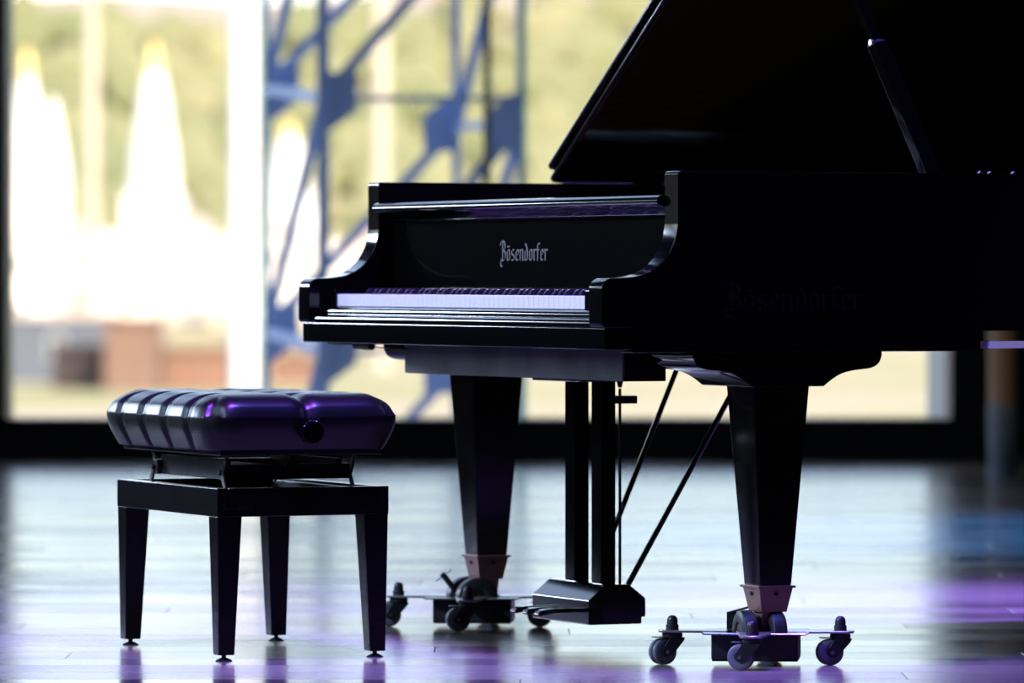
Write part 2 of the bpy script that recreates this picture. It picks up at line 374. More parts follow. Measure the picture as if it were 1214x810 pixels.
box_obj('belly_rail', UL + WT, UR - WT, .60, .66, ZB, .80, 'ebony_dull', piano)
# pinblock deck, iron plate inside
inner_poly = [p for p in inn if p[1] > .66]
bm = bmesh.new(); add_poly_prism(bm, inner_poly, 2, .80, .812); finish('soundboard', bm, 'pale_bar', piano)
plate_poly = [(UL + WT + .01, .24), (UR - WT - .01, .24)] + [p for p in offset(out, WT + .03) if p[1] > .6]
bm = bmesh.new(); add_poly_prism(bm, plate_poly, 2, .862, .874, .003); finish('iron_plate', bm, 'gold_plate', piano)
bm = bmesh.new()
for k in range(60):
    u0 = UL + WT + .06 + k * .021; add_tube(bm, [(u0, .34, .893), (u0 - .1 * (1 - k / 60), .34 + 1.75 - 1.45 * (k / 60) ** .75, .893)], .0011, 4)
finish('strings', bm, 'steel', piano, kind='stuff')
# keybed, keyslip, key blocks
box_obj('keybed', UL + .004, UR - .004, -.037, .60, .614, .6555, 'ebony', piano, .002)
slip = [(-.0375, .656), (-.0375, .663)] + [(-.0375 + .0105 * (1 - math.cos(t)), .663 + .0105 * math.sin(t)) for t in [PI / 2 * k / 7 for k in range(1, 8)]] + [(-.0235, .6735), (-.0235, .679)] + [(-.0235 + .009 * (1 - math.cos(t)), .679 + .009 * math.sin(t)) for t in [PI / 2 * k / 7 for k in range(1, 8)]] + [(-.006, .688), (-.006, .656)]
bm = bmesh.new(); add_poly_prism(bm, slip, 0, UL + WT + .001, UR - WT - .001, .0012, 2); finish('keyslip', bm, 'ebony', piano, smooth=50)
for a, b in ((UL + WT + .001, -.004), (1.226, UR - WT - .001)):
    box_obj('key_block', a, b, -.004, .150, .656, .727, 'ebony', piano, .003)
# keys
kb = box_obj('keyboard', -.003, 1.225, .004, .30, .656, .690, 'board_grey', piano)
KW = .0235
bm = bmesh.new(); add_box(bm, -KW / 2 + .0005, KW / 2 - .0005, 0, .152, .690, .716, .0009, 1); wk = finish('white_key', bm, 'ivory', kb)
bm = bmesh.new()
pr = [(.051, .714), (.0600, .7265), (.0635, .728), (.148, .728), (.148, .714)]
a0 = [bm.verts.new((-.0055 if z < .72 else -.0043, y, z)) for y, z in pr]; b0 = [bm.verts.new((.0055 if z < .72 else .0043, y, z)) for y, z in pr]
bm.faces.new(a0); bm.faces.new(b0[::-1])
for i in range(5): bm.faces.new((a0[i], a0[(i + 1) % 5], b0[(i + 1) % 5], b0[i]))
bmesh.ops.recalc_face_normals(bm, faces=bm.faces[:]); bmesh.ops.bevel(bm, geom=bm.edges[:], offset=.0007, segments=1, affect='EDGES')
bk = finish('black_key', bm, 'sharp', kb)
for k in range(52):
    o = wk if k == 0 else wk.copy()
    if k: C.objects.link(o); o.parent = kb
    o.location = (k * KW + KW / 2, 0, 0)
first = True
for k in range(51):                      # A0 is white key 0; a sharp follows A C D F G
    nm = 'ABCDEFG'[k % 7]
    if nm in 'ACDFG':
        o = bk if first else bk.copy()
        if not first: C.objects.link(o); o.parent = kb
        first = False
        o.location = ((k + 1) * KW + {'C': -.002, 'D': .002, 'F': -.003, 'G': 0, 'A': .003}[nm], 0, 0)
# fallboard with a rounded lip
fb = [(.150, .722), (.150, .862), (.147, .874), (.139, .8825), (.126, .8875), (.107, .889), (.102, .893), (.100, .899), (.102, .905), (.107, .909), (.115, .910), (.150, .912), (.176, .905), (.182, .722)]
bm = bmesh.new(); add_poly_prism(bm, fb, 0, UL + WT + .002, UR - WT - .002, .0012, 2); fall = finish('fallboard', bm, 'ebony', piano, smooth=50)
for uu in (UL + WT + .003, UR - WT - .019):
    pass
# folded music desk and its rails
box_obj('desk_rail', UL + WT + .001, UR - WT - .001, .190, .215, .860, .892, 'ebony', piano, .002)
desk = box_obj('music_desk', .09, 1.13, .235, .52, .884, .896, 'ebony', piano, .003)
box_obj('desk_ledge', .09, 1.13, .226, .246, .8965, .903, 'ebony', desk, .002)
for a, b in ((.0, .055), (1.165, 1.22)): box_obj('desk_slide', a, b, .22, .56, .875, .8835, 'ebony_dull', piano, .002)

# --- lettering: strokes of a broad pen, like the gothic inlay
GL = {   # strokes in units of the x-height; advance width
    'B': ([((.05, 1.62), (.30, 1.78)), ((.30, 1.78), (.62, 1.70)), ((.40, 1.66), (.40, .12)), ((.62, 1.74), (.80, 1.45)), ((.80, 1.45), (.80, 1.12)), ((.80, 1.12), (.46, .92)),
            ((.56, .95), (.88, .68)), ((.88, .68), (.88, .25)), ((.88, .25), (.50, -.02)), ((.50, -.02), (.18, .12)), ((.18, .12), (.06, -.15)), ((.06, -.15), (.08, -.42)), ((.08, -.42), (.28, -.56)), ((.28, -.56), (.40, -.44)), ((.05, 1.62), (.04, 1.38))], 1.18),
    'o': ([((0, .14), (0, .86)), ((0, .86), (.26, 1.0)), ((.26, 1.0), (.42, .84)), ((.42, .84), (.42, .14)), ((.42, .14), (.18, 0)), ((.18, 0), (0, .14))], .76),
    's': ([((.40, .92), (.20, 1.0)), ((.20, 1.0), (0, .84)), ((0, .84), (0, .60)), ((0, .60), (.40, .42)), ((.40, .42), (.40, .14)), ((.40, .14), (.20, 0)), ((.20, 0), (0, .10))], .74),
    'e': ([((0, .14), (0, .84)), ((0, .84), (.24, 1.0)), ((.24, 1.0), (.40, .82)), ((.40, .82), (.34, .58)), ((.34, .58), (.04, .46)), ((0, .14), (.20, 0)), ((.20, 0), (.40, .14))], .70),
    'n': ([((0, .02), (0, .90)), ((0, .90), (-.10, .98)), ((.02, .84), (.28, 1.0)), ((.28, 1.0), (.42, .84)), ((.42, .84), (.42, .06)), ((.42, .06), (.54, .0))], .80),
    'd': ([((0, .14), (0, .84)), ((0, .84), (.24, .96)), ((0, .14), (.20, 0)), ((.20, 0), (.42, .16)), ((.42, .16), (.42, .92)), ((.42, .92), (.10, 1.52)), ((.10, 1.52), (-.02, 1.44))], .76),
    'r': ([((0, .0), (0, .90)), ((0, .90), (-.10, .98)), ((.02, .84), (.24, 1.0)), ((.24, 1.0), (.40, .88)), ((0, 0), (.14, .08))], .58),
    'f': ([((0, -.02), (0, 1.36)), ((0, 1.36), (.18, 1.54)), ((.18, 1.54), (.36, 1.42)), ((-.14, .94), (.30, .94))], .54)}
def lettering(name, text, hx, hy, place, material, parent, depth=.0006, nib=.19):
    bm = bmesh.new(); x = 0; nv = Vector((math.cos(.70), math.sin(.70))) * nib / 2
    def quad(p, q):
        p, q = Vector(p), Vector(q); d = (q - p)
        n2 = Vector((-d.y, d.x)).normalized() * .028
        n = nv if nv.dot(n2) > 0 else -nv
        n = n if abs(n.dot(n2.normalized())) > .03 else n2
        c = [p - n, p + n, q + n, q - n]
        top = [bm.verts.new(place((x + a.x) * hx, a.y * hy, depth)) for a in c]; bot = [bm.verts.new(place((x + a.x) * hx, a.y * hy, -.001)) for a in c]
        bm.faces.new(top)
        for i in range(4): bm.faces.new((bot[i], bot[(i + 1) % 4], top[(i + 1) % 4], top[i]))
    for ch in text:
        g = 'o' if ch == 'ö' else ch
        for p, q in GL[g][0]: quad(p, q)
        if ch == 'ö':
            quad((.02, 1.30), (.12, 1.22)); quad((.28, 1.30), (.38, 1.22))
        x += GL[g][1]
    return finish(name, bm, material, parent, smooth=0)
LW = sum(GL['o' if c == 'ö' else c][1] for c in 'Bösendorfer') - .2
def on_fallboard(x0, z0):
    n = Vector((0, -1, 0))
    def f(a, b, d):
        z = z0 + b; y = .150
        return Vector((x0 + a, y, z)) + n * d
    return f
lettering('lettering', 'Bösendorfer', .228 / LW, .0228, on_fallboard(.503, .786), 'brass_letter', fall)['label'] = 'brass gothic lettering on the fallboard'
def on_side(y0, z0):
    return lambda a, b, d: Vector((UR + d, y0 + a, z0 + b))
lettering('side_lettering', 'Bösendorfer', .297 / LW, .0285, on_side(.216, .690), 'letter_dark', piano)
# leg brackets, legs, ferrules, casters
brk = [(-.205, ZB + .004), (-.205, .600)] + catmull([(-.205, .600), (-.198, .585), (-.180, .576), (-.145, .572), (-.118, .566), (-.095, .554), (-.078, .5415)], 4)[1:]
brk = brk + [(-a, b) for a, b in brk[::-1]]
LEGS = [(1.300, .355), (-.020, .355)]
for i, (lu, lv) in enumerate(LEGS):
    s = 1 if i == 0 else -1
    u_out = UR - .004 if i == 0 else UL + .004
    bm = bmesh.new(); add_poly_prism(bm, [(lv + a, b) for a, b in brk], 0, u_out - s * .215, u_out, .002, 2); finish('leg_bracket', bm, 'ebony', piano, smooth=40)
LEGS.append((.36, 1.92))
def ring_poly(c, z, a, n=4): return None
legs = []
for i, (lu, lv) in enumerate(LEGS):
    zt = .545 if i < 2 else .80
    bm = bmesh.new(); add_frustum(bm, (lu, lv), .154, .0345, .0345, (lu, lv), zt, .0605, .0605, .004); leg = finish('leg', bm, 'ebony', piano)
    legs.append(leg)
    bm = bmesh.new()
    add_frustum(bm, (lu, lv), .104, .0275, .0275, (lu, lv), .152, .0365, .0365, .0015); add_box(bm, lu - .0405, lu + .0405, lv - .0405, lv + .0405, .151, .1555, .001)
    finish('ferrule', bm, 'brass_dull', leg, smooth=30)
    for dx, dy in ((.036, 0), (0, -.036), (-.036, 0), (0, .036)):
        bm = bmesh.new(); mt = Matrix.Translation((lu + dx * 1.0, lv + dy * 1.0, .140)) @ (Matrix.Rotation(PI / 2, 4, 'Y') if dx else Matrix.Rotation(PI / 2, 4, 'X'))
        add_lathe(bm, [(0, -.002), (.004, -.002), (.004, .002), (0, .002)], 10, mt)
        finish('ferrule_screw', bm, 'dark_steel', leg)
    # the piano's own double-wheel caster; axle direction given in world terms
    cdir = [(.97, .24), (-.35, .94), (1, 0)][i]
    ax = Vector((cdir[0], cdir[1])).normalized()
    ax = Vector((ax.x * math.sin(TH) - ax.y * math.cos(TH), ax.x * math.cos(TH) + ax.y * math.sin(TH)))    # to local
    off = Vector([(-.016, -.01), (-.030, .0), (0, 0)][i])
    off = Vector((off.x * math.sin(TH) - off.y * math.cos(TH), off.x * math.cos(TH) + off.y * math.sin(TH)))
    cu, cv = lu + off.x, lv + off.y
    ang = math.atan2(ax.y, ax.x)
    base = Matrix.Translation((cu, cv, .062)) @ Matrix.Rotation(ang, 4, 'Z')
    bm = bmesh.new(); add_frustum(bm, (lu, lv), .066, .011, .022, (lu, lv), .105, .020, .022, .001)
    add_tube(bm, [base @ Vector((-.046, 0, 0)), base @ Vector((.046, 0, 0))], .007, 12); finish('caster_fork', bm, 'brass_dull', leg)
    for sgn in (-1, 1):
        mt = base @ Matrix.Translation((sgn * .029, 0, 0)) @ Matrix.Rotation(PI / 2, 4, 'Y')
        bm = bmesh.new(); add_lathe(bm, [(0, -.012), (.020, -.012), (.024, -.0155), (.040, -.0155), (.0455, -.011), (.0465, 0), (.0455, .011), (.040, .0155), (.024, .0155), (.020, .012), (0, .012)], 36, mt)
        wh = finish('caster_wheel', bm, 'rubber', leg, smooth=40)
bm = bmesh.new(); add_lathe(bm, [(0, 0), (.045, 0), (.045, .03), (.03, .06), (.03, .08), (0, .08)], 20, Matrix.Translation((.36, 1.92, 0))); finish('floor_cup', bm, 'brass_dull', legs[2])
# beam below the keybed and small fittings
bm = bmesh.new(); add_box(bm, .085, 1.145, .122, .212, .549, .6145, .002); beam = finish('keybed_beam', bm, 'ebony_dull', piano)
box_obj('lit_beam_face', .087, 1.143, .1175, .1222, .550, .612, 'board_grey', beam, .0008)['label'] = 'front face of the keybed beam, light put in as grey'  # daylight on the dark beam's front, put in as grey colour
bm = bmesh.new(); add_tube(bm, [(-.045, .06, .606), (.0, .06, .606), (.001, .06, .606)], [.007, .007, .004], 10); add_tube(bm, [(.002, .06, .606), (.045, .06, .606)], .0085, 10)
finish('latch', bm, 'dark_steel', piano)
bm = bmesh.new(); add_tube(bm, [(.045, .062, .605), (.08, .09, .601), (.11, .13, .5995), (.13, .18, .603)], .0012, 6); finish('wire', bm, 'dark_steel', piano)
tb = [p for p in offset(out, -.003) if p[0] > 1.0 and .80 < p[1] < 1.35]
bm = bmesh.new(); add_wall(bm, tb, offset(tb, .03), .6125, .6265); finish('lower_beam', bm, 'pale_bar', piano)['label'] = 'pale beam below the bent side'
# lid: main panel with the front flap folded back on it
ALPHA = math.radians(33.5); VH = .55; HZ = .9575
lid_out = [(p[0], p[1]) for p in offset(out, -.012) if p[1] > VH]
lid_out = [(UR + .012, VH)] + lid_out + [(UL - .004, VH)]
lid_pts = [(p[0] - UL, p[1]) for p in lid_out]
bm = bmesh.new(); add_poly_prism(bm, lid_pts, 2, 0, .019, .0092, 6); lid = finish('lid', bm, 'ebony', piano, smooth=40)
lid.location = (UL, 0, HZ); lid.rotation_euler = (0, -ALPHA, 0)
bm = bmesh.new(); add_poly_prism(bm, [(.012, VH - .006), (1.50, VH - .006), (1.50, .98), (.012, .98)], 2, .0215, .0405, .0092, 6); finish('lid_flap', bm, 'ebony', lid, smooth=40)
for vv in (.75, 1.35, 1.85):
    bm = bmesh.new(); add_box(bm, -.006, .050, vv, vv + .07, -.003, .0, .0005); add_tube(bm, [(-.004, vv, -.004), (-.004, vv + .07, -.004)], .004, 8)
    finish('lid_hinge', bm, 'brass', lid)
# lid prop: a stick with a telescoping second stage
def lidz(u): return HZ + (u - UL) * math.tan(ALPHA)
p0 = Vector((1.285, .735, .93)); dirp = Vector((-.30, -.30, 1.0)); tt = (lidz(p0.x) - p0.z) / (1 + .30 * math.tan(ALPHA))
p1 = p0 + dirp * (tt - .012); pm = p0 + dirp * .285
bm = bmesh.new(); add_bar(bm, p0, pm, .040, .022, (1, .3, 0), .003); prop = finish('lid_prop', bm, 'ebony', piano)
bm = bmesh.new(); add_bar(bm, p0.lerp(pm, .80), p1, .022, .012, (1, .3, 0), .002); finish('prop_extension', bm, 'ebony', prop)
bm = bmesh.new(); add_lathe(bm, [(0, -.016), (.007, -.016), (.009, 0), (.007, .016), (0, .016)], 12, Matrix.Translation(pm) @ Matrix.Rotation(PI / 2, 4, 'X')); finish('prop_catch', bm, 'steel', prop)
bm = bmesh.new(); add_box(bm, p0.x - .03, p0.x + .03, p0.y - .045, p0.y + .045, .90, .952, .003); finish('prop_bracket', bm, 'steel', prop)
# small bright screws on the rim top by the prop
for k, vv in enumerate((.79, .815, .87)):
    bm = bmesh.new(); add_lathe(bm, [(0, 0), (.005, 0), (.005, .003), (.003, .005), (0, .005)], 12, Matrix.Translation((1.362 - .004 * k, vv, ZR))); finish('rim_stud', bm, 'steel', piano)
# pedal lyre
lyre = thing('tmp', None, None); bpy.data.objects.remove(lyre)
prof = [(.232, .050), (.232, .0995), (.268, .128), (.275, .131), (.322, .131), (.360, .1015), (.360, .064), (.351, .064), (.351, .050)]
bm = bmesh.new(); add_poly_prism(bm, prof, 0, .480, .752, .0025, 2); lyre = finish('pedal_lyre', bm, 'ebony', piano, smooth=35)
for uu in (.548, .674):
    bm = bmesh.new(); add_frustum(bm, (uu, .302), .128, .0235, .0165, (uu, .302), .552, .0235, .0165, .002); finish('lyre_post', bm, 'ebony', lyre)
    bm = bmesh.new(); add_bar(bm, (uu - .0242, .302, .13), (uu - .0242, .302, .55), .003, .006); finish('post_bead', bm, 'ebony_dull', lyre)
box_obj('lyre_top_block', .50, .73, .222, .325, .540, .614, 'ebony', lyre, .003)
box_obj('rod_guide', .655, .71, .315, .362, .495, .511, 'ebony_dull', lyre, .002)
for uu in (.553, .611, .662):
    bm = bmesh.new(); add_tube(bm, [(uu, .345, .12), (uu, .345, .525)], .0032, 8); add_lathe(bm, [(0, 0), (.008, 0), (.008, .012), (.004, .03), (0, .03)], 12, Matrix.Translation((uu, .345, .557)) @ Matrix.Rotation(PI, 4, 'X')); finish('pedal_rod', bm, 'dark_steel', lyre)
for (b0, t0) in (((.53, .345, .118), (.50, .577, .612)), ((.69, .345, .118), (.74, .62, .612))):
    bm = bmesh.new(); add_tube(bm, [b0, t0], .0058, 10); finish('lyre_brace', bm, 'ebony', lyre)
for uu in (.555, .612, .669):
    pedal = [(.236, .080), (.19, .0805), (.168, .079), (.156, .0745), (.152, .069), (.156, .0655), (.17, .068), (.19, .071), (.236, .072)]
    bm = bmesh.new(); add_poly_prism(bm, pedal, 0, uu - .0125, uu + .0125, .002, 2); finish('pedal', bm, 'pedal_metal', lyre, smooth=45)

# ------------------------------------------------------------------ leg dollies
def caster_into(parent, ang, r=.163, yaw=0., ):
    """arm plate with bolt, swivel, fork and twin wheels at radius r, direction ang"""
    ca, sa = math.cos(ang), math.sin(ang)
    bm = bmesh.new()
    pts = [(.055, -.036), (.10, -.030), (.178, -.024), (.188, -.018), (.190, 0), (.188, .018), (.178, .024), (.10, .030), (.055, .036)]
    add_poly_prism(bm, [(ca * x - sa * y, sa * x + ca * y) for x, y in pts], 2, .0625, .0672, .0008, 1)
    armo = finish('arm', bm, 'zinc', parent)
    bx, by = r * ca, r * sa
    T = Matrix.Translation((bx, by, 0))
    bm = bmesh.new(); add_lathe(bm, [(0, .0673), (.0125, .0673), (.0125, .0770), (.0105, .0775), (.0105, .0865), (.0085, .0915), (.005, .0945), (0, .0955)], 18, T); finish('bolt_cap', bm, 'dark_steel', armo, smooth=40)
    cst = part_empty('caster', parent, (bx, by, 0), yaw)
    bm = bmesh.new()
    add_lathe(bm, [(0, .051), (.017, .051), (.020, .0535), (.020, .0600), (.017, .0623), (0, .0623)], 20)
    for s in (-1, 1):
        add_poly_prism(bm, [(.018, .052), (.016, .046), (-.010, .0185), (-.024, .016), (-.032, .022), (-.032, .030), (-.016, .052)], 1, s * .0165 - .0012, s * .0165 + .0012, .0005, 1)
    add_box(bm, -.016, .018, -.0175, .0175, .0495, .0525, .0005, 1); add_box(bm, -.040, -.016, -.012, .012, .0525, .0545, .0005, 1)
    finish('fork', bm, 'dark_steel', cst)
    bm = bmesh.new(); add_tube(bm, [(-.022, -.0195, .0255), (-.022, .0195, .0255)], .0042, 10); finish('axle', bm, 'steel', cst)
    for s in (-1, 1):
        mt = Matrix.Translation((-.022, s * .0075, .0255)) @ Matrix.Rotation(PI / 2, 4, 'X')
        bm = bmesh.new(); add_lathe(bm, [(0, -.0055), (.011, -.0055), (.014, -.0068), (.021, -.0068), (.0248, -.0045), (.0255, 0), (.0248, .0045), (.021, .0068), (.014, .0068), (.011, .0055), (0, .0055)], 28, mt)
        finish('wheel', bm, 'wheel_grey', cst, smooth=40)
def dolly(loc, rz, label, yaws, tray_mat='dark_steel', clamp=None):
    d = thing('piano_dolly', label, 'dolly', (loc[0], loc[1], 0), rz, 'wheeled dollies under the front piano legs')
    bm = bmesh.new()                    # open tray the leg's caster stands in
    X, Y_, t = .083, .060, .003
    add_box(bm, -X, X, -Y_, Y_, .010, .0135, .001, 1)
    add_box(bm, -X, X, -Y_, -Y_ + t, .0136, .0622, .001, 1); add_box(bm, -X, X, Y_ - t, Y_, .0136, .0622, .001, 1)
    finish('tray', bm, tray_mat, d)
    for s in (-1, 1):
        bm = bmesh.new(); pl = [(-Y_ + .004, .0136), (Y_ - .004, .0136), (Y_ - .004, .0622), (-Y_ + .004, .0622)]
        add_poly_prism(bm, pl, 0, s * X - .0015, s * X + .0015, .001, 1); finish('tray_end', bm, 'steel', d)
    bm = bmesh.new()                    # ring plate joining the arms
    for s in (-1, 1):
        add_box(bm, -.10, .10, s * .068 - .017, s * .068 + .017, .0622, .0655, .001, 1); add_box(bm, s * .092 - .012, s * .092 + .012, -.05, .05, .0622, .0655, .001, 1)
    finish('ring_plate', bm, 'zinc', d)
    for k, yw in enumerate(yaws): caster_into(d, k * PI / 2, yaw=yw)
    if clamp == 'screw':
        p, q = Vector((-.036, -.02, .075)), Vector((-.064, -.03, .112)); dv = (q - p).normalized()
        bm = bmesh.new(); add_tube(bm, [p, q + dv * .005], .0065, 12); cl = finish('clamp_screw', bm, 'dark_steel', d)
        cr = Vector((.0165, 0, .0125)); bm = bmesh.new(); add_tube(bm, [q - cr, q + cr], .0026, 8); finish('clamp_handle', bm, 'steel', cl)
    else:
        bm = bmesh.new(); add_bar(bm, (-.055, .055, .098), (-.005, .05, .112), .03, .004, bevel=.0008); add_bar(bm, (-.05, .058, .064), (-.05, .058, .099), .02, .004); finish('brake_lever', bm, 'dark_steel', d)
    return d
YD = 11.02
dolly(((897 - 607) * YD / F, YD + .02), math.radians(-5), 'wheeled steel dolly under the piano leg nearest the camera', [math.radians(a) for a in (20, 150, 35, -8)])
dolly(((562 - 607) * 12.24 / F, 12.24), math.radians(-4), 'wheeled steel dolly under the far piano leg, with clamp screw', [math.radians(a) for a in (15, 160, 20, 12)], clamp='screw')

# ------------------------------------------------------------------ bench
TB = .4112; BC = (-.526, 11.449); HU, HV = .2915, .181
bench = thing('piano_bench', 'black adjustable piano bench with tufted leather cushion', 'bench', (*BC, 0), TB - PI / 2)
def board(name, x0, x1, y0, y1): return box_obj(name, x0, x1, y0, y1, .283, .339, 'bench_wood', bench, .0018)
board('apron', -HU, HU, -HV, -HV + .024); board('apron', -HU, HU, HV - .024, HV)
board('apron', -HU, -HU + .024, -HV + .0245, HV - .0245); board('apron', HU - .024, HU, -HV + .0245, HV - .0245)
box_obj('base_board', -HU + .0245, HU - .0245, -HV + .0245, HV - .0245, .286, .296, 'bench_wood', bench)
for s in (-1, 1):
    for t in (-1, 1):
        ct = (s * (HU - .0265), t * (HV - .0265)); cb = (s * (HU - .0215), t * (HV - .0215))
        bm = bmesh.new(); add_frustum(bm, cb, .0125, .0165, .0165, ct, .2835, .0255, .0255, .0018); lg = finish('leg', bm, 'bench_wood', bench)
        bm = bmesh.new(); add_lathe(bm, [(0, 0), (.0165, 0), (.0165, .0018), (.010, .0055), (.0045, .0075), (.0045, .014), (0, .014)], 20, Matrix.Translation((*cb, 0))); finish('foot_glide', bm, 'dark_steel', lg)
# lettering on the apron's short face, corner nearest the camera
h3 = .066 / LW
lettering('apron_lettering', 'Bösendorfer', h3, h3 * .9, lambda a, b, d: Vector((HU + d, -HV + .010 + a, .2955 + b)), 'letter_dark', bench, depth=.0004)
# lifting gear
for t in (-1, 1):
    y = t * .135
    for s in (-1, 1):
        x = s * .215
        bm = bmesh.new(); add_bar(bm, (x, y, .335), (x - s * .022, y, .368), .012, .005, (0, 1, 0), .001); lk = finish('lift_link', bm, 'steel', bench)
        bm = bmesh.new(); add_bar(bm, (x - s * .022, y + .004, .366), (x + s * .006, y + .004, .416), .012, .005, (0, 1, 0), .001); finish('upper_link', bm, 'steel', lk)
        bm = bmesh.new(); add_lathe(bm, [(0, -.007), (.006, -.007), (.006, .007), (0, .007)], 12, Matrix.Translation((x - s * .022, y, .367)) @ Matrix.Rotation(PI / 2, 4, 'X')); finish('link_pin', bm, 'dark_steel', lk)
for s in (-1, 1):
    box_obj('cross_bar', s * .19 - .012, s * .19 + .012, -.135, .135, .352, .382, 'dark_steel', bench, .002)
for t in (-1, 1):
    box_obj('side_bar', -.185, .185, t * .118 - .006, t * .118 + .006, .352, .392, 'dark_steel', bench, .002)
    box_obj('lower_rail', -.245, .245, t * .148 - .006, t * .148 + .006, .300, .334, 'dark_steel', bench, .002)
bm = bmesh.new(); add_tube(bm, [(-.20, .0, .372), (.19, .0, .372), (.275, .0, .418)], .006, 10); finish('drive_shaft', bm, 'steel', bench)
box_obj('seat_board', -HU + .01, HU - .01, -HV + .01, HV - .01, .402, .414, 'ebony_dull', bench, .002)
# cushion: 5 x 2 tufted fields, pleated flanks
def cushion():
    bm = bmesh.new(); NU, NV, NZ = 110, 70, 16
    bu, bv, z0, z1 = .3065, .192, .411, .5235
    SU = [(-1 + 2 * k / 5) for k in range(1, 5)]
    def seam(d, wd): return math.exp(-(d / wd) ** 2)
    def side_in(zt):                 # outward swell of the flank against height 0..1
        return -.004 + .022 * math.sin(min(1, zt / .80) * PI / 2) if zt < .80 else .018
    def shape(a, b, lev, flank):
        """a,b in -1..1 on the plan; lev height fraction; returns point"""
        # rounded plan
        k = 9.0; m = max(abs(a), abs(b), 1e-9); nrm = max(1e-6, (abs(a / m) ** k + abs(b / m) ** k) ** (1 / k))
        a2, b2 = a / nrm, b / nrm
        sw = side_in(lev)
        x = a2 * (bu + sw * m); y = b2 * (bv + sw * m)
        # top crown and shoulder rounding
        ra = max(0, (abs(a) - .78) / .22); rb = max(0, (abs(b) - .66) / .34); r = (ra ** 2.6 + rb ** 2.6) ** (1 / 2.6)
        r = min(1, r)
        if not flank:
            z = z1 - .044 * (1 - math.sqrt(max(0, 1 - r * r))) 
            lob = 0
            for s in SU: lob = max(lob, seam(a - s - .012 * math.sin(9 * b), .035))
            lob = max(lob, .9 * seam(b, .075))
            for s in SU + [-1, 1]:
                lob = max(lob, 1.5 * math.exp(-((a - s) / .06) ** 2 - (b / .11) ** 2)) if abs(s) < 1 else lob
            z -= .0105 * lob * (1 - .3 * r)
            z += .0004 * math.sin(17 * a + 4 * b) * math.sin(7 * b)
        else:
            z = z0 + (z1 - .044 - z0) * lev / .84
        # pleats on the flanks run down the long sides
        if abs(b) > .8 and abs(b) >= abs(a) * .9:
            q = 0
            for s in SU: q = max(q, seam(a - s - .03 * (1 - lev), .028), .55 * seam(a - s - .085 + .05 * (1 - lev), .020))
            wgt = min(1, (abs(b) - .8) / .2)
            y -= math.copysign(.0075 * q * wgt, b)
            y += math.copysign(.0005 * math.sin(47 * a + 9 * lev) * wgt * (1 - lev * .4), b)
        if abs(a) > .8 and abs(a) >= abs(b):
            q = seam(b, .05) * max(0, (lev - .45) / .55); x -= math.copysign(.006 * q, a)
        return (x, y, z)
    grid = [[bm.verts.new(shape(-1 + 2 * i / NU, -1 + 2 * j / NV, .84 + .0 * i, False)) for j in range(NV + 1)] for i in range(NU + 1)]
    for i in range(NU):
        for j in range(NV): bm.faces.new((grid[i][j], grid[i + 1][j], grid[i + 1][j + 1], grid[i][j + 1]))
    ring = [(i, 0) for i in range(NU)] + [(NU, j) for j in range(NV)] + [(i, NV) for i in range(NU, 0, -1)] + [(0, j) for j in range(NV, 0, -1)]
    prev = [grid[i][j] for i, j in ring]
    for l in range(NZ - 1, -1, -1):
        lev = .84 * l / NZ
        cur = [bm.verts.new(shape(-1 + 2 * i / NU, -1 + 2 * j / NV, lev, True)) for i, j in ring]
        n = len(ring)
        for k in range(n): bm.faces.new((prev[k], cur[k], cur[(k + 1) % n], prev[(k + 1) % n]))
        prev = cur
    bm.faces.new(prev)
    return finish('cushion', bm, 'leather', bench, smooth=70)
cu = cushion(); cu.location = (0, -.004, 0)
bm = bmesh.new()
for k in range(1, 5):
    a = (-1 + 2 * k / 5) * .31
    add_lathe(bm, [(0, -.004), (.008, -.003), (.009, 0), (.006, .003), (0, .0045)], 14, Matrix.Translation((a, 0, .5165)))
finish('cushion_button', bm, 'leather', cu)
kn = []
N = 22
for k in range(N * 4):
    r = .0235 if (k // 2) % 2 == 0 else .0215
    kn.append((r * math.cos(2 * PI * k / (N * 4)), r * math.sin(2 * PI * k / (N * 4))))
kx = HU + .032
bm = bmesh.new(); add_poly_prism(bm, [(a, b + .449) for a, b in kn], 0, kx, kx + .020, .001, 1); add_tube(bm, [(kx - .03, 0, .449), (kx + .001, 0, .449)], .006, 10); finish('height_knob', bm, 'ebony', bench, smooth=30)

# ------------------------------------------------------------------ outside: lattice mast, poles, town, hill
ZG = -5.0
terr = box_obj('terrace_ground', -60, 14, -30, 62, ZG - .4, ZG, 'grey_frame', kind='structure')
YA, YC = 26.0, 27.2
mast = thing('lattice_mast', 'blue-grey steel lattice mast standing outside the glass front', 'mast', (px(470, 0, 26.6).x, 26.6, ZG))
mo = mast.location
def add_to_mast(name, bm, m='truss'):
    o = finish(name, bm, m, mast); o.data.transform(Matrix.Translation(-mo)); return o
per = 300 * YA / F; perc = 300 * YC / F
chord = {}
for nm, x, y, Y, wd in (('A', 383, 117, YA, .058), ('B', 617, 148, YA, .034), ('C', 316, 105, YC, .034), ('D', 541, 150, YC, .040)):
    p = px(x, y, Y); chord[nm] = p
    bm = bmesh.new(); add_bar(bm, (p.x, Y, ZG), (p.x, Y, 8.5), wd, wd, (0, 1, 0), .004); add_to_mast('chord', bm)
KS = range(-5, 7)
def node(nm, k):
    p = chord[nm]; return Vector((p.x, p.y, p.z + k * per))
